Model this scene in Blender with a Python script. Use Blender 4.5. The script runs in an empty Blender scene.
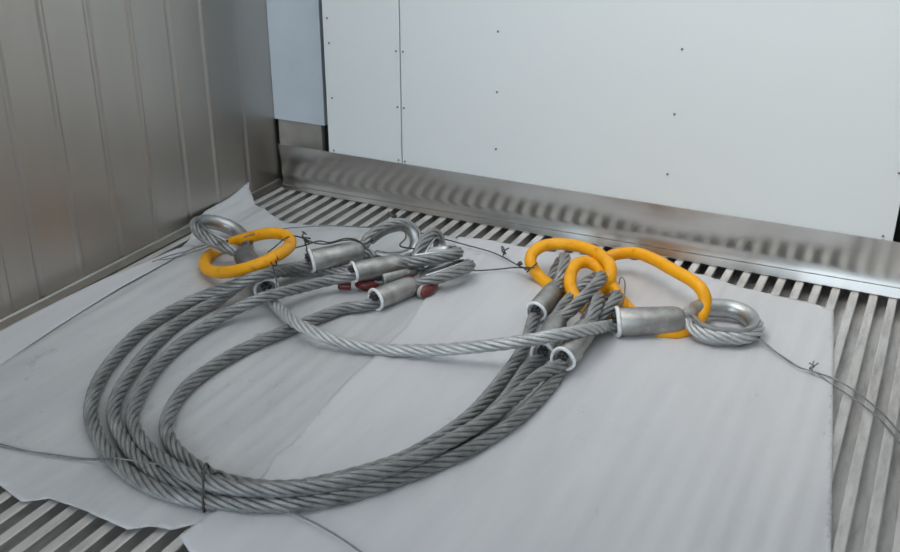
import bpy, bmesh, math, random
from mathutils import Vector, Matrix, noise
from mathutils.geometry import delaunay_2d_cdt
random.seed(7)
sc = bpy.context.scene
COL = sc.collection
PI = math.pi

# ------------------------------------------------------------------ camera
H = 1.26
FPX = 1016.26
Fw = Vector((-0.40029451, 0.81722761, -0.41461227))
Rt = Vector((0.89777806, 0.440446, 0.00137238))
Up = Vector((-0.18373586, 0.37168044, 0.90999713))
cam = bpy.data.cameras.new('camera')
cam.sensor_width = 36.0
cam.lens = 36.0 * FPX / 900.0
cam.clip_start = 0.05
cam_o = bpy.data.objects.new('camera', cam)
COL.objects.link(cam_o)
cam_o.matrix_world = Matrix(((Rt.x, Up.x, -Fw.x, 0), (Rt.y, Up.y, -Fw.y, 0), (Rt.z, Up.z, -Fw.z, H), (0, 0, 0, 1)))
sc.camera = cam_o
cam.dof.use_dof = True; cam.dof.focus_distance = 2.75; cam.dof.aperture_fstop = 5.6

def at(px, py, z=0.0):
    """survey a point: photo pixel at known height -> place in the container (metres)"""
    d = Fw * FPX + Rt * (px - 450) - Up * (py - 276)
    t = (z - H) / d.z
    return Vector((d.x * t, d.y * t, z))

# ------------------------------------------------------------------ materials
def mat(name):
    m = bpy.data.materials.new(name)
    m.use_nodes = True
    nt = m.node_tree
    return m, nt, nt.nodes['Principled BSDF']

def N(nt, typ, **kw):
    n = nt.nodes.new(typ)
    for k, v in kw.items():
        setattr(n, k, v)
    return n

def noise_tex(nt, scale, detail=3, rough=.55, coord='Object', stretch=None):
    tc = N(nt, 'ShaderNodeTexCoord')
    out = tc.outputs[coord]
    if stretch:
        mp = N(nt, 'ShaderNodeMapping')
        mp.inputs['Scale'].default_value = stretch
        nt.links.new(out, mp.inputs['Vector'])
        out = mp.outputs['Vector']
    n = N(nt, 'ShaderNodeTexNoise')
    n.inputs['Scale'].default_value = scale
    n.inputs['Detail'].default_value = detail
    n.inputs['Roughness'].default_value = rough
    nt.links.new(out, n.inputs['Vector'])
    return n.outputs['Fac']

def ramp(nt, src, stops):
    r = N(nt, 'ShaderNodeValToRGB')
    e = r.color_ramp.elements
    while len(e) > 1:
        e.remove(e[-1])
    e[0].position = stops[0][0]
    e[0].color = (*stops[0][1], 1)
    for p, c in stops[1:]:
        k = e.new(p)
        k.color = (*c, 1)
    nt.links.new(src, r.inputs['Fac'])
    return r.outputs['Color']

def bump(nt, b, src, strength, dist):
    n = N(nt, 'ShaderNodeBump')
    n.inputs['Strength'].default_value = strength
    n.inputs['Distance'].default_value = dist
    nt.links.new(src, n.inputs['Height'])
    nt.links.new(n.outputs['Normal'], b.inputs['Normal'])
    return n

def g(v):
    return (v, v, v)

def simple(name, col, rough=.5, metal=0, var=.0, scale=30, spec=.5, bumpv=0):
    m, nt, b = mat(name)
    b.inputs['Base Color'].default_value = (*col, 1)
    b.inputs['Roughness'].default_value = rough
    b.inputs['Metallic'].default_value = metal
    b.inputs['Specular IOR Level'].default_value = spec
    if var or bumpv:
        f = noise_tex(nt, scale, 4)
        if var:
            c = ramp(nt, f, [(.3, tuple(x * (1 - var) for x in col)), (.7, tuple(min(1, x * (1 + var)) for x in col))])
            nt.links.new(c, b.inputs['Base Color'])
        if bumpv:
            bump(nt, b, f, 1, bumpv)
    return m

def steel(name, col, rough, stretch, scale=6, var=.08, bstr=.0006, rvar=.08):
    m, nt, b = mat(name)
    b.inputs['Metallic'].default_value = 1
    f = noise_tex(nt, scale, 4, .6, 'Object', stretch)
    c = ramp(nt, f, [(.25, tuple(x * (1 - var) for x in col)), (.75, tuple(x * (1 + var) for x in col))])
    nt.links.new(c, b.inputs['Base Color'])
    f2 = noise_tex(nt, 2.2, 3)
    mr = N(nt, 'ShaderNodeMapRange')
    mr.inputs['To Min'].default_value = rough - rvar
    mr.inputs['To Max'].default_value = rough + rvar
    nt.links.new(f2, mr.inputs['Value'])
    nt.links.new(mr.outputs['Result'], b.inputs['Roughness'])
    if bstr:
        bump(nt, b, f, 1, bstr)
    return m

M = {}
M['wall'] = steel('stainless_wall', (.52, .49, .455), .42, (1, 1, .12), 5, .06, .0004)
M['wall_r'] = simple('wall_right_sheet', (.50, .49, .48), .5, 0, .06, 3)
M['kick'] = steel('brushed_stainless', (.60, .59, .57), .225, (.6, 1, 12), 6, .04, 0, .04)
kn = M['kick'].node_tree; kb = kn.nodes['Principled BSDF']
kb.inputs['Anisotropic'].default_value = .45
tg = kn.nodes.new('ShaderNodeTangent'); tg.direction_type = 'UV_MAP'
kn.links.new(tg.outputs['Tangent'], kb.inputs['Tangent'])
M['kick_low'] = steel('scuffed_stainless', (.42, .40, .37), .38, (1, 1, 4), 14, .16, .0004)
M['panel'] = simple('white_panel', (.74, .77, .77), .28, 0, .012, 1.2, .4)
M['lower'] = simple('scuffed_grey_metal', (.40, .375, .34), .45, .25, .10, 20)
M['strip'] = simple('blue_grey_panel', (.56, .62, .67), .35, 0, .05, 5)
M['black'] = simple('painted_gap_shade', (.012, .012, .013), .7)  # near-black colour stands in for the shade inside the gaps
M['screw'] = simple('screw_steel', (.25, .24, .23), .4, 1)
# aluminium T-bars with worn tops
m, nt, b = mat('aluminium_floor')
b.inputs['Metallic'].default_value = .55
f = noise_tex(nt, 40, 5, .7, 'Object', (1, .18, 1))
c = ramp(nt, f, [(.28, (.40, .385, .37)), (.5, (.60, .585, .565)), (.72, (.70, .69, .67))])
nt.links.new(c, b.inputs['Base Color'])
b.inputs['Roughness'].default_value = .48
bump(nt, b, f, 1, .0006)
M['floor'] = m
# white plastic/paper sheet with scuffs
def sheet_mat(name, lo, hi, s0, s1, streak=(1, 1, 1)):
  m, nt, b = mat(name)
  f = noise_tex(nt, 1.6, 6, .65, 'Object', streak)
  base = ramp(nt, f, [(.3, lo), (.7, hi)])
  sp = noise_tex(nt, 9, 7, .75, 'Object', (1.6, 1, 1))
  spm = ramp(nt, sp, [(s0, g(0)), (s1, g(.75))])
  mx = N(nt, 'ShaderNodeMix', data_type='RGBA')
  nt.links.new(spm, mx.inputs['Factor'])
  nt.links.new(base, mx.inputs[6])
  mx.inputs[7].default_value = (.30, .285, .27, 1)
  nt.links.new(mx.outputs[2], b.inputs['Base Color'])
  b.inputs['Roughness'].default_value = .48
  b.inputs['Specular IOR Level'].default_value = .45
  f3 = noise_tex(nt, 14, 4, .6, 'Object', (2.2, .5, 1))
  bump(nt, b, f3, .6, .0022)
  return m
M['sheet'] = sheet_mat('white_sheet', (.55, .555, .575), (.63, .635, .65), .645, .74, (5, .8, 1))
M['sheet_old'] = sheet_mat('greyed_white_sheet', (.455, .465, .48), (.585, .59, .59), .60, .72, (7, 1.2, 1))
# wire rope: fine wires across every strand, from UV
def rope_mat(name, dark, light, rough, metal=.5):
    m, nt, b = mat(name)
    uv = N(nt, 'ShaderNodeUVMap')
    sep = N(nt, 'ShaderNodeSeparateXYZ')
    nt.links.new(uv.outputs['UV'], sep.inputs['Vector'])
    a = N(nt, 'ShaderNodeMath', operation='MULTIPLY_ADD')
    a.inputs[1].default_value = 12 * 2 * PI
    nt.links.new(sep.outputs['X'], a.inputs[0])
    k = N(nt, 'ShaderNodeMath', operation='MULTIPLY')
    k.inputs[1].default_value = -160.0
    nt.links.new(sep.outputs['Y'], k.inputs[0])
    nt.links.new(k.outputs[0], a.inputs[2])
    s = N(nt, 'ShaderNodeMath', operation='SINE')
    nt.links.new(a.outputs[0], s.inputs[0])
    f = noise_tex(nt, 22, 5, .7)
    c = ramp(nt, f, [(.3, dark), (.7, light)])
    nt.links.new(c, b.inputs['Base Color'])
    b.inputs['Metallic'].default_value = metal
    b.inputs['Roughness'].default_value = rough
    bump(nt, b, s.outputs[0], .5, .0006)
    return m
M['rope'] = rope_mat('galvanised_wire', (.19, .195, .195), (.40, .405, .40), .36)
M['rope_bright'] = rope_mat('bright_galvanised_wire', (.42, .435, .44), (.66, .67, .66), .34)
M['rope_end'] = simple('dark_wire_end', (.07, .068, .065), .55, .6, .4, 90)
M['ferrule'] = steel('dull_aluminium', (.40, .395, .38), .50, (1, 1, 1), 26, .34, .0016)
M['ferrule_dark'] = steel('grey_painted_ferrule', (.30, .30, .31), .5, (1, 1, 1), 24, .2, .0006)
M['band'] = simple('white_band_paint', (.80, .81, .82), .55, 0, .12, 60, .4, .001)
M['thimble'] = steel('galvanised_thimble', (.44, .45, .45), .38, (1, 1, 1), 16, .2, .0006)
m, nt, b = mat('yellow_paint')
f = noise_tex(nt, 26, 5, .65)
c = ramp(nt, f, [(.28, (.62, .24, .006)), (.42, (.84, .37, .006)), (.72, (.92, .43, .008))])
sp = noise_tex(nt, 40, 6, .75)
spm = ramp(nt, sp, [(.67, g(0)), (.73, g(1))])
mx = N(nt, 'ShaderNodeMix', data_type='RGBA')
nt.links.new(spm, mx.inputs['Factor']); nt.links.new(c, mx.inputs[6])
mx.inputs[7].default_value = (.16, .09, .03, 1)
nt.links.new(mx.outputs[2], b.inputs['Base Color'])
b.inputs['Roughness'].default_value = .40
b.inputs['Specular IOR Level'].default_value = .35
bump(nt, b, f, 1, .0008)
M['yellow'] = m
M['wire'] = simple('tie_wire_steel', (.10, .095, .09), .5, .7, .3, 60)
M['wire_light'] = simple('tie_wire_galvanised', (.25, .255, .26), .45, .7, .2, 60)
M['red'] = simple('red_paint', (.13, .018, .015), .35, 0, .3, 50, .5, .001)
M['redwhite'] = simple('pale_tape', (.46, .44, .41), .5, 0, .1, 60)

# ------------------------------------------------------------------ helpers
def link(name, me, m=None, parent=None, smooth=True):
    o = bpy.data.objects.new(name, me)
    COL.objects.link(o)
    if m:
        me.materials.append(m)
    if smooth:
        me.polygons.foreach_set('use_smooth', [True] * len(me.polygons))
    if parent:
        o.parent = parent
        o.matrix_parent_inverse = parent.matrix_world.inverted()
    return o

def tag(o, label=None, cat=None, group=None, kind=None):
    if label: o['label'] = label
    if cat: o['category'] = cat
    if group: o['group'] = group
    if kind: o['kind'] = kind
    return o

def thing(name, label, cat, loc, group=None):
    o = bpy.data.objects.new(name, None)
    o.empty_display_size = .05
    COL.objects.link(o)
    o.location = loc
    bpy.context.view_layer.update()
    return tag(o, label, cat, group)

class MB:
    def __init__(self): self.v = []; self.f = []; self.uv = []
    def add(self, vs, fs, uvs=None):
        o = len(self.v)
        self.v += [tuple(p) for p in vs]
        self.f += [tuple(i + o for i in q) for q in fs]
        self.uv += uvs if uvs else [None] * len(fs)
    def box(self, x0, x1, y0, y1, z0, z1):
        vs = [(x, y, z) for z in (z0, z1) for y in (y0, y1) for x in (x0, x1)]
        self.add(vs, [(0, 2, 3, 1), (4, 5, 7, 6), (0, 1, 5, 4), (2, 6, 7, 3), (0, 4, 6, 2), (1, 3, 7, 5)])
    def build(self, name, m, parent=None, smooth=True, sharp=None):
        me = bpy.data.meshes.new(name)
        me.from_pydata(self.v, [], self.f)
        if any(u is not None for u in self.uv):
            l = me.uv_layers.new(name='UVMap')
            i = 0
            for u, q in zip(self.uv, self.f):
                for k in range(len(q)):
                    l.data[i].uv = u[k] if u else (0, 0)
                    i += 1
        o = link(name, me, m, parent, smooth)
        if sharp:
            me.set_sharp_from_angle(angle=math.radians(sharp))
        return o

def spline(pts, step=.006, closed=False):
    """centripetal Catmull-Rom through the points, evenly resampled"""
    P = [Vector(p) for p in pts]
    n = len(P)
    if closed:
        Q = [P[-1]] + P + [P[0], P[1]]
    else:
        Q = [P[0] * 2 - P[1]] + P + [P[-1] * 2 - P[-2]]
    out = []
    for i in range(1, len(Q) - 2):
        a, b_, c_, d = Q[i - 1], Q[i], Q[i + 1], Q[i + 2]
        t0 = 0; t1 = t0 + max(1e-5, (b_ - a).length) ** .5
        t2 = t1 + max(1e-5, (c_ - b_).length) ** .5; t3 = t2 + max(1e-5, (d - c_).length) ** .5
        for k in range(24):
            t = t1 + (t2 - t1) * k / 24
            A1 = a * ((t1 - t) / (t1 - t0)) + b_ * ((t - t0) / (t1 - t0))
            A2 = b_ * ((t2 - t) / (t2 - t1)) + c_ * ((t - t1) / (t2 - t1))
            A3 = c_ * ((t3 - t) / (t3 - t2)) + d * ((t - t2) / (t3 - t2))
            B1 = A1 * ((t2 - t) / (t2 - t0)) + A2 * ((t - t0) / (t2 - t0))
            B2 = A2 * ((t3 - t) / (t3 - t1)) + A3 * ((t - t1) / (t3 - t1))
            out.append(B1 * ((t2 - t) / (t2 - t1)) + B2 * ((t - t1) / (t2 - t1)))
    out.append(P[0].copy() if closed else P[-1].copy())
    L = [0]
    for i in range(1, len(out)):
        L.append(L[-1] + (out[i] - out[i - 1]).length)
    m_ = max(2, int(round(L[-1] / step)))
    res = []; j = 0
    for i in range(m_ + (0 if closed else 1)):
        s = L[-1] * i / m_
        while j < len(L) - 2 and L[j + 1] < s: j += 1
        w = (s - L[j]) / max(1e-9, L[j + 1] - L[j])
        res.append(out[j].lerp(out[j + 1], w))
    return res

def relax(pts, it=20, closed=False):
    P = [p.copy() for p in pts]
    for _ in range(it):
        Q = [p.copy() for p in P]
        rng = range(len(P)) if closed else range(1, len(P) - 1)
        for i in rng:
            Q[i] = P[i] * .5 + (P[i - 1] + P[(i + 1) % len(P)]) * .25
        P = Q
    return P

def frames(C, closed=False):
    n = len(C); T = []
    for i in range(n):
        if closed: t = C[(i + 1) % n] - C[i - 1]
        else: t = C[min(n - 1, i + 1)] - C[max(0, i - 1)]
        T.append(t.normalized())
    n0 = T[0].orthogonal().normalized()
    F = []
    for i in range(n):
        if i:
            q = T[i - 1].rotation_difference(T[i])
            n0 = q @ n0
            n0 = (n0 - T[i] * n0.dot(T[i])).normalized()
        F.append((T[i], n0.copy(), T[i].cross(n0)))
    if closed:   # spread the closing twist
        q = T[-1].rotation_difference(T[0])
        e = q @ F[-1][1]
        ang = math.atan2(e.dot(F[0][2]), e.dot(F[0][1]))
        for i in range(n):
            a = -ang * i / n
            t, u, w = F[i]
            F[i] = (t, u * math.cos(a) + w * math.sin(a), w * math.cos(a) - u * math.sin(a))
    return F

def tube(mb, C, r, sides=8, closed=False, rad=None):
    F = frames(C, closed); n = len(C); vs = []; fs = []
    for i in range(n):
        rr = rad(i / (n - 1)) * r if rad else r
        for k in range(sides):
            a = 2 * PI * k / sides
            vs.append(C[i] + F[i][1] * (rr * math.cos(a)) + F[i][2] * (rr * math.sin(a)))
    for i in range(n if closed else n - 1):
        j = (i + 1) % n
        for k in range(sides):
            l = (k + 1) % sides
            fs.append((i * sides + k, i * sides + l, j * sides + l, j * sides + k))
    if not closed:
        fs.append(tuple(reversed(range(sides))))
        fs.append(tuple((n - 1) * sides + k for k in range(sides)))
    mb.add(vs, fs)

def rope(mb, C, R, lay=.19, sides=8, phase=0.):
    """six strands twisted right-handed round a core"""
    F = frames(C); n = len(C)
    S = [0]
    for i in range(1, n): S.append(S[-1] + (C[i] - C[i - 1]).length)
    ro = R * .675; rs = R * .325
    for st in range(6):
        D = []
        for i in range(n):
            a = phase + 2 * PI * (st / 6 + S[i] / lay)
            D.append(C[i] + F[i][1] * (ro * math.cos(a)) + F[i][2] * (ro * math.sin(a)))
        G = frames(D)
        vs = []; fs = []; uvs = []
        for i in range(n):
            a0 = phase + 2 * PI * (st / 6 + S[i] / lay)
            rad = (D[i] - C[i]).normalized(); t = G[i][0]
            rad = (rad - t * rad.dot(t)).normalized(); bi = t.cross(rad)
            for k in range(sides):
                a = 2 * PI * k / sides
                vs.append(D[i] + rad * (rs * math.cos(a)) + bi * (rs * math.sin(a)))
        for i in range(n - 1):
            for k in range(sides):
                l = (k + 1) % sides
                fs.append((i * sides + k, i * sides + l, (i + 1) * sides + l, (i + 1) * sides + k))
                u0, u1 = k / sides, (k + 1) / sides
                uvs.append(((u0, S[i]), (u1, S[i]), (u1, S[i + 1]), (u0, S[i + 1])))
        fs.append(tuple(reversed(range(sides)))); uvs.append(None)
        fs.append(tuple((n - 1) * sides + k for k in range(sides))); uvs.append(None)
        mb.add(vs, fs, uvs)
    tube(mb, C, R * .48, 8)

def lathe(mb, A, B, prof, sides=28, flat=1.0, up=Vector((0, 0, 1))):
    """profile [(t along A->B in metres, radius)], closed at both ends"""
    ax = (B - A).normalized()
    u = ax.cross(up).normalized(); w = u.cross(ax)
    vs = []; fs = []
    for t, r in prof:
        for k in range(sides):
            a = 2 * PI * k / sides
            vs.append(A + ax * t + u * (r * math.cos(a)) + w * (r * flat * math.sin(a)))
    for i in range(len(prof) - 1):
        for k in range(sides):
            l = (k + 1) % sides
            fs.append((i * sides + k, i * sides + l, (i + 1) * sides + l, (i + 1) * sides + k))
    fs.append(tuple(reversed(range(sides))))
    fs.append(tuple((len(prof) - 1) * sides + k for k in range(sides)))
    mb.add(vs, fs)

# ------------------------------------------------------------------ setting
XL, XR, YB, YF = -2.18, .235, 2.914, -1.4
YC = 2.985      # the deeper corner behind the kick plate
PITCH = .0513
# floor: aluminium T-section bars, grooves between
fl = MB()
fl.box(XL, XR, YF, YB + .27, -.060, -.042)
x = -.0396 - PITCH / 2
xs = []
while x > XL + .045: x -= PITCH
x += PITCH
while x < XR:
    fw, ww, ch = .0120, .0045, .0022
    prof = [(-ww, -.042), (-ww, -.006), (-fw, -.0045), (-fw, -ch * .6), (-fw + ch, 0), (fw - ch, 0), (fw, -ch * .6), (fw, -.0045), (ww, -.006), (ww, -.042)]
    n = len(prof)
    vs = [(x + a, YF, z) for a, z in prof] + [(x + a, YB + .25, z) for a, z in prof]
    fs = [(i, (i + 1) % n, n + (i + 1) % n, n + i) for i in range(n - 1)] + [tuple(reversed(range(n))), tuple(range(n, 2 * n))]
    fl.add(vs, fs)
    x += PITCH
tag(fl.build('floor', M['floor'], smooth=False), kind='structure')

# left wall: stainless sheet with shallow pressed ribs
wl = MB()
ribs = [1.60, 1.71, 1.826, 1.98, 2.144, 2.306, 2.472, 2.63, 2.80]
ribs = [r_ - .158 * k for k in range(14, 0, -1) for r_ in (1.60,)] + ribs
prof = [(YF, 0)]
for i, r_ in enumerate(ribs):
    d = .0035 if i % 2 else -.003
    prof += [(r_ - .013, 0), (r_ - .004, d), (r_ + .004, d), (r_ + .013, 0)]
prof += [(YC + .002, 0)]
zs = [-.06, 2.45]
vs = [(XL + d, y, z) for z in zs for y, d in prof]
n = len(prof)
wl.add(vs, [(i, i + 1, n + i + 1, n + i) for i in range(n - 1)])
wl.box(XL - .05, XL - .006, YF, YB + .27, -.07, 2.45)
wo = tag(wl.build('wall_left', M['wall'], smooth=False), kind='structure')
# floor edge flange along the left wall
tr = MB()
vs = []; 
fp = [(XL + .001, .008), (XL + .005, .008), (XL + .010, .004), (XL + .046, .003), (XL + .046, -.05), (XL + .001, -.05)]
n = len(fp)
vs = [(a, YF, z) for a, z in fp] + [(a, YC - .004, z) for a, z in fp]
tr.add(vs, [(i, (i + 1) % n, n + (i + 1) % n, n + i) for i in range(n)] + [tuple(range(n)), tuple(reversed(range(n, 2 * n)))])
tag(tr.build('baseboard_left', M['kick_low'], smooth=False), kind='structure')
# right wall (beside the camera, outside the frame)
wr = MB(); wr.box(XR, XR + .05, YF, YB + .25, -.07, 2.45)
tag(wr.build('wall_right', M['wall_r'], smooth=False), kind='structure')
# unseen half roof, added to dim the near floor; far half left open
rf = MB(); rf.box(XL - .05, XR + .05, YF, 1.0, 2.45, 2.50)
tag(rf.build('shading_roof', M['wall_r'], smooth=False), kind='structure')
# back wall: coloured near-black so its gaps look deep in shade, panels in front
wb = MB(); wb.box(XL, XR, YC + .03, YC + .15, -.042, 2.45)
back = tag(wb.build('wall_back', M['black'], smooth=False), kind='structure')
def panel(x0, x1, z0, z1, y, m, name, parent, th=.02):
    b_ = MB(); b_.box(x0, x1, y, y + th, z0, z1)
    o = b_.build(name, m, parent, smooth=False)
    bv = o.modifiers.new('bevel', 'BEVEL'); bv.width = .0015; bv.segments = 2
    return o
YP = YB - .013
def on_back(px, py, y=None):
    y = YP if y is None else y
    d = Fw * FPX + Rt * (px - 450) - Up * (py - 276)
    t = y / d.y
    return Vector((d.x * t, y, H + d.z * t))
XS = on_back(400.5, 83).x
p1 = panel(on_back(325.5, 80).x, XS - .002, .160, 2.43, YP, M['panel'], 'panel', back)
p2 = panel(XS + .002, on_back(893, 240).x, .160, 2.43, YP, M['panel'], 'panel', back)
def screw(p, parent):
    s = MB()
    lathe(s, p + Vector((0, .002, 0)), p - Vector((0, .004, 0)), [(0, .0036), (.0035, .0036), (.0046, .0028), (.0052, .001)], 10, up=Vector((0, 0, 1)))
    s.build('screw', M['screw'], parent)
for q in [(327, 18), (329, 43), (332, 98), (334, 150.5), (396, 51), (397.5, 107), (398.5, 160)]:
    screw(on_back(*q), p1)
for q in [(403, 51.5), (404, 108), (405, 161.5), (498, 31.5), (497, 92), (496, 149), (682, 49), (674.5, 114), (667.5, 174), (899, 173), (883, 236)]:
    screw(on_back(*q), p2)
# narrow blue-grey panel and scuffed steel beside the corner, mirrored at the right
ps = panel(on_back(266.5, 0, YC).x, on_back(322, 60, YC).x, on_back(300, 122, YC).z, 2.43, YC - .004, M['strip'], 'side_panel', back)
panel(on_back(279, 140, YC).x, on_back(321.5, 140, YC).x, .02, on_back(300, 122, YC).z + .01, YC + .004, M['lower'], 'lower_plate', back)
panel(.03, XR, .15, 2.43, YC, M['strip'], 'side_panel', back)
# kick plate: stainless sheet with a crease above its foot
kp = MB()
xa, xb = -2.108, XR
def kpp(x):
    w = (x - xa) / (xb - xa)
    zc = .018 + .018 * w
    f_ = [(YB - .0168, .1746), (YB - .0180, .1740), (YB - .0118, .13), (YB - .0060, .09), (YB - .0018, zc + .042), (YB - .0012, zc + .030), (YB - .0022, zc + .018), (YB - .0042, zc + .008), (YB - .0058, zc + .0012),
          (YB - .0040, zc + .0002), (YB - .0040, zc - .0012), (YB - .0062, zc - .0022), (YB - .0109, .0045), (YB - .0103, .002)]
    return f_ + [(y + .0012, z) for y, z in reversed(f_[1:])]
a_ = kpp(xa); b_ = kpp(xb); n = len(a_)
vs = [(xa, y, z) for y, z in a_] + [(xb, y, z) for y, z in b_]
kp.add(vs, [(i, (i + 1) % n, n + (i + 1) % n, n + i) for i in range(n)] + [tuple(range(n)), tuple(reversed(range(n, 2 * n)))])
ko = tag(kp.build('trim_1', M['kick'], sharp=25), kind='structure')
ul = ko.data.uv_layers.new(name='UVMap')       # u runs up the plate, v along it: the brushing direction
for lp in ko.data.loops:
    p = ko.data.vertices[lp.vertex_index].co
    ul.data[lp.index].uv = (p.z + .3 * p.y, p.x)

# ------------------------------------------------------------------ sheets on the floor
def smoothstep(a, b, x):
    t = max(0, min(1, (x - a) / (b - a)))
    return t * t * (3 - 2 * t)

def groove(x):
    t = ((x + .0396) / PITCH) % 1.0      # 0 = groove centre
    return .5 + .5 * math.cos(2 * PI * t)

def sheet(name, outline, zf, label, m='sheet', grid=.012, th=.0012):
    P = [p.xy for p in outline]
    # refine outline
    O = []
    for i in range(len(P)):
        a, b_ = P[i], P[(i + 1) % len(P)]
        k = max(1, int((b_ - a).length / grid))
        for j in range(k): O.append(a.lerp(b_, j / k))
    x0 = min(p.x for p in O); x1 = max(p.x for p in O); y0 = min(p.y for p in O); y1 = max(p.y for p in O)
    pts = list(O); ne = len(O)
    yy = y0
    while yy < y1:
        xx = x0
        while xx < x1:
            pts.append(Vector((xx, yy)))
            xx += grid * .62
        yy += grid * 1.5
    edges = [(i, (i + 1) % ne) for i in range(ne)]
    v, e, f, *_ = delaunay_2d_cdt(pts, edges, [], 1, 1e-5)
    me = bpy.data.meshes.new(name)
    me.from_pydata([(p.x, p.y, zf(p.x, p.y)) for p in v], [], [tuple(q) for q in f])
    bm = bmesh.new(); bm.from_mesh(me)
    bmesh.ops.recalc_face_normals(bm, faces=bm.faces)
    if sum(q.normal.z for q in bm.faces) < 0:
        bmesh.ops.reverse_faces(bm, faces=bm.faces)
    bm.to_mesh(me); bm.free()
    o = link(name, me, M[m])
    s = o.modifiers.new('thickness', 'SOLIDIFY'); s.thickness = th; s.offset = -1
    return tag(o, label, 'sheet', 'protective sheets on the floor')

def outl(px):
    return [at(q[0], q[1], q[2] if len(q) > 2 else .003) for q in px]

fold_a, fold_b = at(53, 330).xy, at(174, 258).xy
fold_d = (fold_b - fold_a).normalized(); fold_n = Vector((-fold_d.y, fold_d.x))
if fold_n.x > 0: fold_n = -fold_n
tip = at(250, 185, .03)
def z_left(x, y):
    p = Vector((x, y))
    z = .0030 + .0042 * (1 - groove(x)) * (.5 + noise.noise(Vector((x * 2, y * 1.2, 5))))
    z += .003 * (noise.noise(Vector((x * 2.2, y * 1.1, 3))) + .4)
    d = (p - fold_a).dot(fold_n)                    # rises onto the wall flange beyond the crease
    d = (p - fold_a).dot(fold_n)
    z += .013 * smoothstep(.0, -.06, d) * smoothstep(-.17, -.06, d)
    z += .022 * smoothstep(.16, .0, (p - tip.xy).length) + .02 * smoothstep(XL + .10, XL + .01, x) * smoothstep(2.2, 2.5, y)
    # slight lift along the front edge
    e = at(110, 525).xy
    z += .008 * smoothstep(.25, .0, (p - e).length)
    return max(z, .0018)
left_out = [(250, 186, .03), (249.5, 193, .02), (255, 203, .01), (262, 211), (272, 218), (284, 222.5), (305, 225), (330, 226.5), (365, 228), (400, 229.5), (440, 235), (462, 240),
            (470, 290), (420, 370), (340, 450), (270, 500), (228, 513), (212, 521), (196, 526), (171, 531.5), (150, 529), (128, 533), (105, 523), (80, 511), (50, 500), (36, 501.5), (22, 503), (0, 486), (-30, 470), (-70, 455),
            (-70, 380), (6, 337), (62, 307), (110, 284), (151, 267), (180, 248, .01), (189, 236, .015), (196, 222, .02), (206, 213, .02), (228, 198, .03)]
sheet('floor_sheet', outl(left_out), z_left, 'white sheet on the left, its torn tongue curling up at the left wall', 'sheet_old')

def z_strip(x, y):
    d = (Vector((x, y)) - fold_a).dot(fold_n)
    return .0095 + .002 * smoothstep(.13, -.02, d) + .004 * noise.noise(Vector((x * 4, y * 2, 9)))
sheet('floor_sheet', outl([(-70, 365, .012), (6, 327, .012), (62, 298.5, .012), (110, 275.5, .012), (151, 259, .013), (176, 248, .015), (190, 243, .02), (196, 246, .013),
                           (174, 258, .013), (150, 271, .013), (120, 287, .013), (86, 308, .013), (53, 329, .013), (20, 351, .013), (-20, 377, .013), (-70, 409, .013)]), z_strip, 'narrow white sheet strip along the foot of the left wall')

edge_pts = [at(q[0], q[1]).xy for q in [(439, 283), (405, 330), (350, 380), (290, 450), (265, 478), (222, 514), (181, 545)]]
def edge_dist(p):
    best = 9
    for a, b_ in zip(edge_pts, edge_pts[1:]):
        ab = b_ - a; t = max(0, min(1, (p - a).dot(ab) / ab.length_squared))
        best = min(best, (p - a - ab * t).length)
    return best
bulge = at(277, 464).xy
bulge2 = at(195, 535).xy
def z_right(x, y):
    p = Vector((x, y))
    z = .0062 + .0034 * (1 - groove(x)) * (.4 + .9 * abs(noise.noise(Vector((x * 1.1, y * 1.6, 31))) * 1.6)) * (.55 + .9 * noise.noise(Vector((x * 3, y * .9, 11))) ** 2 + .3)
    z += .0035 * (noise.noise(Vector((x * 1.7, y * .8, 23))) + .4)
    ed = edge_dist(p)
    z += .004 * smoothstep(.05, 0, ed)
    z += .016 * smoothstep(.08, .0, (p - bulge).length) * smoothstep(.10, .0, ed)
    z += .012 * smoothstep(.14, .0, (p - bulge2).length)
    return z
right_out = [(458, 238), (450, 262), (439, 283), (422, 306), (405, 330), (378, 356), (350, 380), (320, 415), (290, 450), (265, 478), (222, 514), (200, 530), (181, 545),
             (190, 557), (240, 600), (330, 640), (600, 660), (828, 660), (829.5, 600), (830.5, 552), (832, 440), (833.5, 312), (812, 304), (790, 299.5), (765, 294), (740, 288.5), (715, 280), (700, 276), (670, 269), (640, 262.5), (600, 258), (550, 253.5), (520, 248), (490, 241.5)]
sheet('floor_sheet', outl(right_out), z_right, 'larger white sheet on the right, overlapping the other and holding three yellow links')

# ------------------------------------------------------------------ slings
RR = .0166
def pix(l): return [at(*q) for q in l]

def add_rope(parent, pts, m, R=RR, name='rope', phase=0, it=14):
    C = relax(spline(pts, .0075), it)
    b_ = MB(); rope(b_, C, R, phase=phase)
    return b_.build(name, M[m], parent)

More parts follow.
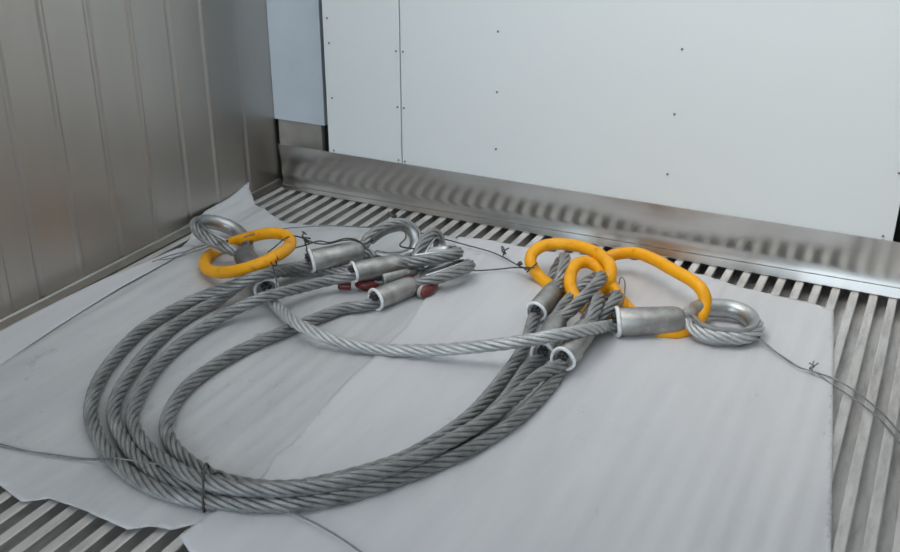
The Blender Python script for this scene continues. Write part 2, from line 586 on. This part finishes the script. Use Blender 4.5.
def add_ferrule(parent, A, B, r, dark=False, band=True, stub=True, mname=None):
    """A = end where the long rope enters, B = eye end"""
    L = (B - A).length
    b_ = MB()
    prof = [(0, r * .80), (.0015, r * .93), (.005, r), (L * .5, r * 1.0), (L - .022, r * .98), (L - .008, r * .90), (L - .002, r * .80), (L, r * .70)]
    lathe(b_, A, B, prof, 32, .97)
    fo = b_.build('ferrule', M[mname or ('ferrule_dark' if dark else 'ferrule')], parent, sharp=40)
    ax = (B - A).normalized()
    if band:
        w = MB()
        u = ax.cross(Vector((0, 0, 1))).normalized(); v_ = u.cross(ax)
        ring = []
        for k in range(40):
            a = 2 * PI * k / 40
            rr = r * (.93 + .03 * math.sin(3 * a + L * 50))
            ring.append(A - ax * (.0015 + .0015 * math.sin(2 * a)) + u * (rr * math.cos(a)) + v_ * (rr * math.sin(a)))
        tube(w, ring, r * .15, 8, closed=True)
        tag(w.build('white_band', M['band'], fo), 'white paint round the ferrule mouth')
    if stub:
        s = MB()
        up = Vector((0, 0, 1)); up = (up - ax * up.dot(ax)).normalized()
        c = up * (r * .30)
        C = [A + c + ax * .006, A + c - ax * .004, A + c - ax * .014]
        rope(s, spline(C, .004), r * .46, sides=6)
        s.build('cut_wire_end', M['rope_end'], fo)
    return fo

def eye_path(A, B, nrm, w, r0=None, rnd=1.0):
    """teardrop loop: A = ferrule mouth, B = tip centre of rope, nrm = plane normal, w = half width"""
    ax = (B - A); L = ax.length; ax.normalize()
    n = (nrm - ax * nrm.dot(ax)).normalized(); s = n.cross(ax)
    r0 = r0 or RR * .85
    P = []
    tab = [(-.03, r0), (.02, r0 * 1.0), (.14 * L, r0 + (w - r0) * .28 * rnd), (.34 * L, r0 + (w - r0) * min(.90, .74 * rnd)), (.55 * L, w * .98)]
    for t, v_ in tab: P.append(A + ax * t + s * v_)
    cy = L - w * .95
    for k in range(1, 12):
        a = PI / 2 - PI * k / 12
        P.append(A + ax * (max(cy, .56 * L) + (L - max(cy, .56 * L)) * math.cos(a)) + s * (w * math.sin(a)))
    for t, v_ in reversed(tab): P.append(A + ax * t - s * v_)
    return P, n

def add_eye(parent, A, B, nrm, w, m, thim=True, R=RR * 1.06, phase=0, tm='thimble', tscale=1.0, tang=60, rnd=1.0):
    P, n = eye_path(A, B, nrm, w, rnd=rnd)
    C = relax(spline(P, .005), 6)
    b_ = MB(); rope(b_, C, R, phase=phase)
    eo = b_.build('eye_loop', M[m], parent)
    if thim:
        # channel hugging the inside of the loop, between the straight necks
        S = 0; tot = sum((C[i + 1] - C[i]).length for i in range(len(C) - 1))
        D = []
        lim = .13 if tscale < 2 else .055
        for i in range(len(C)):
            if i: S += (C[i] - C[i - 1]).length
            if lim * tot < S < (1 - lim) * tot: D.append(i)
        cen = A.lerp(B, .55)
        vs = []; fs = []; prof = []
        ri, ro_ = R * 1.02, R * 1.02 + .0042 * tscale
        K = 12
        for k in range(K + 1):
            a = math.radians(tang * (2 * k / K - 1)); prof.append((ri, a))
        for k in range(K, -1, -1):
            a = math.radians(tang * (2 * k / K - 1)); prof.append((ro_, a))
        pn = len(prof)
        for i in D:
            t = (C[min(len(C) - 1, i + 1)] - C[max(0, i - 1)]).normalized()
            inn = n.cross(t).normalized()
            if inn.dot(cen - C[i]) < 0: inn = -inn
            for rr, a in prof:
                vs.append(C[i] + inn * (rr * math.cos(a)) + n * (rr * math.sin(a)))
        for i in range(len(D) - 1):
            for k in range(pn):
                l = (k + 1) % pn
                fs.append((i * pn + k, i * pn + l, (i + 1) * pn + l, (i + 1) * pn + k))
        fs.append(tuple(range(pn))); fs.append(tuple(reversed(range((len(D) - 1) * pn, len(D) * pn))))
        t_ = MB(); t_.add(vs, fs)
        o = t_.build('thimble', M[tm], parent, sharp=50)
        bm = bmesh.new(); bm.from_mesh(o.data); bmesh.ops.recalc_face_normals(bm, faces=bm.faces); bm.to_mesh(o.data); bm.free()
    return eo

UPV = Vector((0, 0, 1))
def view_n(p, ax, tilt=0.):
    """normal of a plane holding the axis and rolled by tilt from lying flat"""
    ax = ax.normalized()
    n = (UPV - ax * UPV.dot(ax)).normalized()
    return Matrix.Rotation(tilt, 3, ax) @ n

def sling(label, path, m, left, right, phase=0.):
    """left/right: dict(A,B,r,tip,w,tilt,...)"""
    pts = pix(path)
    c = sum(pts, Vector()) / len(pts)
    root = thing('wire_rope_sling', label, 'wire rope sling', (c.x, c.y, 0), 'wire rope slings')
    for e in (left, right):
        e['a'] = at(*e['A']); e['b'] = at(*e['B']); e['t'] = at(*e['tip'])
    la = (left['b'] - left['a']).normalized(); ra = (right['b'] - right['a']).normalized()
    dz = Vector((0, 0, -.010))
    full = [left['a'] + la * .02 + dz * .5, left['a'] - la * .022 + dz] + pts + [right['a'] - ra * .022 + dz, right['a'] + ra * .02 + dz * .5]
    add_rope(root, full, m, phase=phase)
    for e in (left, right):
        add_ferrule(root, e['a'], e['b'], e['r'], e.get('dark', False), e.get('band', True), e.get('stub', True), e.get('fm'))
        n = view_n(e['b'], e['t'] - e['b'], e.get('tilt', 0.))
        if 'edge' in e:       # loop lying in a slanting plane
            ax_ = (e['t'] - e['b']).normalized(); vd = (e['b'] - Vector((0, 0, H))).normalized()
            n = Matrix.Rotation(e['edge'], 3, ax_) @ ax_.cross(vd).normalized()
        add_eye(root, e['b'] - (e['t'] - e['b']).normalized() * .004, e['t'], n, e['w'], e.get('em', m), e.get('thim', True), phase=phase + 1, tscale=e.get('ts', 1), tang=e.get('tang', 60), rnd=e.get('rnd', 1))
    return root

G0 = .0225
# A: short sling, left thimble eye under the ring, right thimble eye with the long link
sling('bright wire rope sling crossing over the coil, big thimble eye at its right end',
      [(272, 301, .026), (282, 312, .034), (298, 324, .052), (320, 335, .045), (345, 343.5, .03), (380, 349.5, G0), (420, 350.5, .03), (470, 347.5, .058), (520, 341.5, .085), (555, 335.5, .100), (582, 331, .088), (600, 327.5, .062)],
      'rope_bright',
      dict(A=(266, 289, .033), B=(243, 254, .045), r=.034, tip=(208, 221, .085), w=.080, tilt=.35, dark=True, em='rope', ts=1.5, tang=86),
      dict(A=(617, 322, .044), B=(682, 320, .044), r=.039, tip=(757, 324, .036), w=.082, tilt=.05, ts=2.2, tang=90, rnd=1.7, em='rope_bright'))
# B: innermost left strand
sling('wire rope sling forming the small inner bend of the coil, ending in the nearest ferrule',
      [(345, 308, G0), (320, 317, G0), (298, 326, G0), (276, 335, G0), (244, 349, G0), (214, 366, G0), (190, 384, G0), (174, 403.5, G0), (166, 424, G0), (171.5, 444, G0), (189, 461.5, G0), (209, 475, G0), (235, 483, G0), (262, 487.5, G0), (300, 487, G0), (350, 476, G0), (400, 460, G0), (440, 438, G0), (470, 416, G0), (488, 397, G0), (504, 377, G0), (518, 358, G0), (529, 335, G0)],
      'rope',
      dict(A=(376, 299.5, .036), B=(413, 285, .036), r=.031, tip=(467, 264.5, .045), w=.045, edge=.2),
      dict(A=(536, 312, .040), B=(556, 288, .044), r=.029, tip=(559, 264, .055), w=.045, edge=.35, thim=False))
# C: third strand, on top of the bundle
sling('wire rope sling third from outside at the left bend, lying on top of the bundle',
      [(326, 281, .045), (298, 288.5, .050), (262, 298, .062), (227, 313.5, .035), (195, 333, G0), (168, 355, G0), (149, 377, G0), (137, 400, G0), (132, 416, G0), (139, 438, G0), (157, 456, .029), (180, 471, .042), (206, 482, .050), (235, 488, .052), (275, 490, .052), (316, 487, .052), (361, 477, .052), (400, 465, .052), (450, 441, .052), (490, 417, .050), (520, 393, .048), (541, 374, .050), (552, 369, .048)],
      'rope',
      dict(A=(354, 272, .070), B=(402, 262, .070), r=.029, tip=(457, 251.5, .070), w=.045, edge=.2),
      dict(A=(563, 359, .052), B=(587, 327, .058), r=.031, tip=(594, 304, .055), w=.036, edge=.2, thim=False), 1.3)
# D: second strand
sling('wire rope sling second from outside at the left bend, hidden under the bundle in front',
      [(362, 273, .024), (340, 271, G0), (312, 271, G0), (287, 272, .030), (268, 273, .070), (254, 276, .082), (240, 284, .060), (222, 298, .030), (200, 309.5, G0), (173, 326.6, G0), (149, 349.7, G0), (130, 374, G0), (117, 396, G0), (113.5, 416, G0), (121, 436, G0), (139, 461, G0), (166, 480, G0), (200, 490, G0), (235, 496, G0), (275, 498, G0), (316, 495, G0), (361, 484, G0), (400, 470, G0), (450, 446, G0), (480, 424, G0), (504, 401, G0), (521, 377, G0), (533, 362, .024)],
      'rope',
      dict(A=(380, 279.5, .034), B=(414, 271, .036), r=.030, tip=(439, 238, .085), w=.036, tilt=1.3, band=False),
      dict(A=(543, 353, .038), B=(557, 321, .044), r=.031, tip=(595, 278, .085), w=.048, edge=.3, thim=False), 2.1)
# E: outermost strand
sling('wire rope sling forming the outermost bend of the coil at the left',
      [(291, 268, .052), (272, 272, .085), (258, 276.5, .098), (240, 283, .085), (220, 290, .055), (200, 297.5, .032), (170.6, 311.7, G0), (140.7, 330.7, G0), (116, 356, G0), (99, 380, G0), (91, 405, G0), (91, 418, G0), (97, 436, G0), (111, 456, G0), (128, 473, G0), (157, 489.5, G0), (186, 498.5, G0), (230, 504.5, G0), (275, 505.5, G0), (316, 502.5, G0), (361, 492, G0), (400, 478.5, G0), (460, 454, G0), (500, 431, G0), (522, 414, G0), (545, 391, G0), (557, 376, G0), (565, 362, .025)],
      'rope',
      dict(A=(311, 261, .060), B=(362, 250, .066), r=.034, tip=(417, 237, .075), w=.055, tilt=1.0, ts=1.6, tang=78),
      dict(A=(571, 352, .031), B=(591, 326, .031), r=.028, tip=(613, 297, .065), w=.040, edge=.25, thim=False), .4)

# ------------------------------------------------------------------ yellow links
def oval(label, pts, r=.0178):
    C = relax(spline(pix(pts), .006, True), 12, True)
    b_ = MB(); tube(b_, C, r, 20, True)
    o = b_.build('lifting_link', M['yellow'])
    return tag(o, label, 'lifting link', 'yellow lifting links')
oval('round yellow lifting link alone at the left, beside the stainless wall',
     [(291, 243, .10), (287, 236, .10), (273, 233, .098), (247, 238, .06), (222, 247, .026), (206, 259, .022), (206, 268, .030), (217, 272.5, .045), (240, 270, .085), (260, 264, .11), (276, 256, .118), (287, 249, .108)])
oval('leftmost and rearmost of the three yellow links at right, wire tied to its left end',
     [(530, 263, .06), (533, 252, .08), (545, 245, .095), (564, 244, .10), (587, 248.5, .105), (603, 257, .105), (611, 270, .10), (608, 284, .07), (596, 296, .03), (576, 297, .022), (558, 290, .022), (540, 277, .024)])
oval('middle of the three yellow links at right, standing between two rope eyes',
     [(571, 290, .055), (570.5, 275, .075), (576, 264, .085), (587, 261.5, .085), (597, 266, .075), (605, 278, .065), (613, 289, .06), (621, 301, .045), (621, 311, .025), (605, 313, .02), (585, 307, .025)])
oval('longest yellow link at the far right, threaded through the big thimble eye',
     [(606, 258, .065), (618, 254, .075), (634, 252.5, .09), (653, 259, .10), (673, 270, .105), (691, 280, .10), (703, 291, .09), (706, 303, .06), (700, 318, .03), (682, 332, .018), (655, 330, .018), (625, 305, .02), (609, 278, .025)])

# ------------------------------------------------------------------ tie wires
def wire(label, runs, m='wire', r=.0022, closed=()):
    b_ = MB()
    for i, run in enumerate(runs):
        P = pix(run) if not isinstance(run[0], Vector) else run
        tube(b_, relax(spline(P, .005), 2), r, 6)
    o = b_.build('tie_wire', M[m])
    return tag(o, label, 'tie wire', 'tie wires')

def knot(cx, cy, z, s=.014, seed=1):
    rr = random.Random(seed); c = at(cx, cy, z)
    P = [c + Vector((rr.uniform(-s, s), rr.uniform(-s, s), rr.uniform(-s * .3, s * 1.4))) for _ in range(7)]
    return P
def wrap(cx, cy, z, ax, r):
    c = at(cx, cy, z); ax = ax.normalized(); u = ax.orthogonal().normalized(); v_ = ax.cross(u)
    return [c + u * (r * math.cos(a)) + v_ * (r * math.sin(a)) + ax * (.004 * a / PI - .004) for a in [2 * PI * k / 10 for k in range(12)]]

wire('dark tie wire twisted from the left yellow link over the rearmost ferrule',
     [[(268, 252, .135), (276, 246, .13), (286, 238, .12), (296, 236, .11), (304, 238.5, .105), (315, 243, .10), (327, 244, .10), (340, 241, .105), (352, 240, .11), (364, 245, .11), (372, 254, .10)],
      [(288, 250, .11), (298, 247, .09), (306, 245, .09), (318, 241, .10), (330, 242.5, .105), (345, 238.5, .11), (357, 240, .115), (368, 250, .105)],
      [(303, 237, .10), (306, 245, .092), (308, 253, .085), (310, 259, .10), (306, 249, .10)],
      knot(304, 238, .10, .016, 3), knot(307, 244, .09, .014, 5), wrap(273, 259, .112, at(276, 256, .118) - at(260, 264, .11), .0205), [(271, 262, .125), (274, 270, .125), (276, 278, .118), (277, 287, .10)]])
wire('thin grey tie wire running behind the left yellow link towards the kick plate',
     [[(243, 237.5, .107), (262, 232, .07), (285, 228.5, .03), (310, 226.5, .02), (335, 225.5, .02), (360, 227, .02), (385, 226, .05), (396, 220, .10)]], 'wire_light', .0019)
wire('dark tie wire looped over the rearmost thimble eye',
     [[(392, 216, .115), (398, 219, .118), (403, 227, .115), (406, 237, .11), (400, 246, .12), (415, 249, .09)], [(396, 222, .115), (392, 215, .12), (388, 212, .125)], knot(395, 217, .118, .012, 8)], r=.0026)
wire('grey tie wires strung from the middle eyes to the rear link at right',
     [[(418, 232, .06), (432, 236, .055), (450, 240.5, .03), (470, 246, .02), (490, 251.5, .02), (503, 257, .02), (512, 262, .022), (522, 267, .045), (534, 268, .07)],
      [(462, 270, .04), (480, 270.5, .02), (500, 269, .018), (515, 267.5, .03), (530, 269, .065)],
      knot(504, 254, .024, .016, 11), knot(521, 266, .045, .013, 12), [(503, 256, .02), (505, 250, .04), (509, 248, .05)],
      wrap(531.5, 267, .052, at(540, 277, .024) - at(530, 263, .06), .0205)], r=.0021)
wire('doubled tie wire trailing from the big thimble eye across the bars at right',
     [[(757, 338, .03), (770, 348, .02), (785, 358, .018), (799, 367, .018), (811, 371, .02), (835, 379, .012), (858, 393, .008), (880, 411, .006), (899, 431, .005), (925, 455, .005)],
      [(759, 337, .03), (775, 351, .018), (790, 362, .016), (803, 369, .018), (813, 371, .018), (830, 383, .01), (850, 396, .006), (873, 413, .005), (890, 430, .004), (905, 450, .004)],
      knot(812, 368, .02, .012, 21), [(812, 371, .02), (812, 366, .035), (814, 361, .045)]], 'wire_light', .0021)
wire('doubled tie wire lying on the sheet from the left edge to the coil',
     [[(-20, 440, .008), (0, 446.5, .008), (25, 451, .009), (50, 454, .01), (75, 457.5, .01), (98, 459, .02), (115, 458, .044), (135, 461, .044), (165, 465, .05), (190, 470, .06)],
      [(-20, 438, .01), (0, 444, .01), (30, 451.5, .012), (55, 456.5, .01), (80, 459.5, .01), (100, 460, .02), (116, 459.5, .046)]], 'wire_light', .0016)
# bundle tie
b0 = at(206, 490, .034)
ring = []
p_in = at(209, 476, G0); p_out = at(204, 502, G0)
d = (p_out - p_in); mid = (p_in + p_out) / 2; hw = d.length / 2 + RR + .002; d.normalize()
prof = [(-hw, .024), (-hw * .75, .048), (-hw * .25, .071), (hw * .2, .070), (hw * .7, .045), (hw, .026), (hw * .96, .010), (0, .0065), (-hw * .95, .010), (-hw, .024), (-hw * .7, .050)]
ring = [Vector((mid.x, mid.y, 0)) + Vector((d.x * a, d.y * a, z)) for a, z in prof]
ring2 = [p + Vector((.008, .001, .0012)) for p in ring]
wire('dark tie wire bound round the rope bundle at the front left', [ring, knot(212, 474, .06, .016, 31), [(212, 474, .06), (218, 472, .05), (222, 474, .045)]], r=.0024)
wire('single tie wire running from under the coil to the front edge',
     [[(287, 511, .017), (300, 516, .018), (320, 526, .018), (342, 539, .018), (362, 553, .018), (385, 572, .018)]], 'wire_light', .0021)
wire('pair of grey tie wires trailing from the left thimble eye towards the wall',
     [[(226, 241, .095), (215, 243, .08), (200, 246.5, .05), (183, 252, .03), (168, 256, .03), (152, 262, .028)], [(222, 243, .09), (205, 248, .055), (188, 253.5, .03), (170, 258.5, .028), (157, 260, .028)]], 'wire_light', .0021)
wire('thin wire hook standing beside the right-hand yellow links',
     [[(619, 284, .08), (621, 277, .11), (624, 279, .11), (625, 290, .075), (623, 303, .05), (621, 310, .04)]], 'wire_light', .0016)

# ------------------------------------------------------------------ red pieces under the ferrules
def rod(label, pts, r, bands=(), rad=None):
    C = relax(spline(pix(pts), .004), 4)
    b_ = MB(); tube(b_, C, r, 16, rad=rad)
    o = b_.build('red_shackle_pin', M['red'])
    tag(o, label, 'shackle pin', 'red shackle pins')
    for t in bands:
        i = int(t * (len(C) - 1)); w = MB()
        tube(w, C[max(0, i - 1):i + 2], r * 1.10, 16)
        tag(w.build('tape_band', M['redwhite'], o), 'pale tape band')
rod('red piece with a pale band, below the near middle eyes', [(411, 280, .03), (417, 287, .028), (424, 292, .026), (430, 289, .026), (434, 281, .03)], .0165, (.5,))
rod('small dark red piece at the left, peeping out under the middle rope', [(339, 285.5, .020), (344, 286, .020), (351, 286, .020)], .0115)
rod('brownish red piece under the middle ferrule, between the other two red pieces', [(359, 283, .022), (364, 285.5, .022), (371, 285, .022), (377, 283, .024)], .0150)

# ------------------------------------------------------------------ light
SKY_FRONT, SKY_BACK = .52, 3.4
w = bpy.data.worlds.new('daylight'); sc.world = w; w.use_nodes = True
nt = w.node_tree; bg = nt.nodes['Background']
tc = N(nt, 'ShaderNodeTexCoord'); sx = N(nt, 'ShaderNodeSeparateXYZ')
nt.links.new(tc.outputs['Generated'], sx.inputs['Vector'])
def maprange(src, a, b_, c_, d):
    mr = N(nt, 'ShaderNodeMapRange', interpolation_type='SMOOTHSTEP')
    for k_, v_ in (('From Min', a), ('From Max', b_), ('To Min', c_), ('To Max', d)):
        mr.inputs[k_].default_value = v_
    nt.links.new(src, mr.inputs['Value'])
    return mr.outputs['Result']
# overcast sky: brighter and bluer beyond the open end (-y), dimmer and warmer the other way
back_f = maprange(sx.outputs['Y'], .5, -.8, 0, 1)
tint = ramp(nt, back_f, [(0, (.97, .97, .98)), (.5, (.94, .97, 1.0)), (1, (.78, .90, 1.0))])
bright = maprange(sx.outputs['Y'], .6, -.9, SKY_FRONT, SKY_BACK)
elev = maprange(sx.outputs['Z'], -.12, .35, .35, 1)
mu = N(nt, 'ShaderNodeMath', operation='MULTIPLY')
nt.links.new(bright, mu.inputs[0]); nt.links.new(elev, mu.inputs[1])
nt.links.new(tint, bg.inputs['Color']); nt.links.new(mu.outputs[0], bg.inputs['Strength'])
sl = bpy.data.lights.new('sun', 'SUN'); sl.energy = 1.3; sl.angle = math.radians(38); sl.color = (1, .90, .78)
so = bpy.data.objects.new('sun', sl); COL.objects.link(so)
so.rotation_euler = Vector((.50, .50, -1.0)).to_track_quat('-Z', 'Y').to_euler()

vs_ = sc.view_settings
vs_.view_transform = 'Standard'; vs_.look = 'None'; vs_.gamma = 1; vs_.exposure = 0
vs_.use_curve_mapping = False
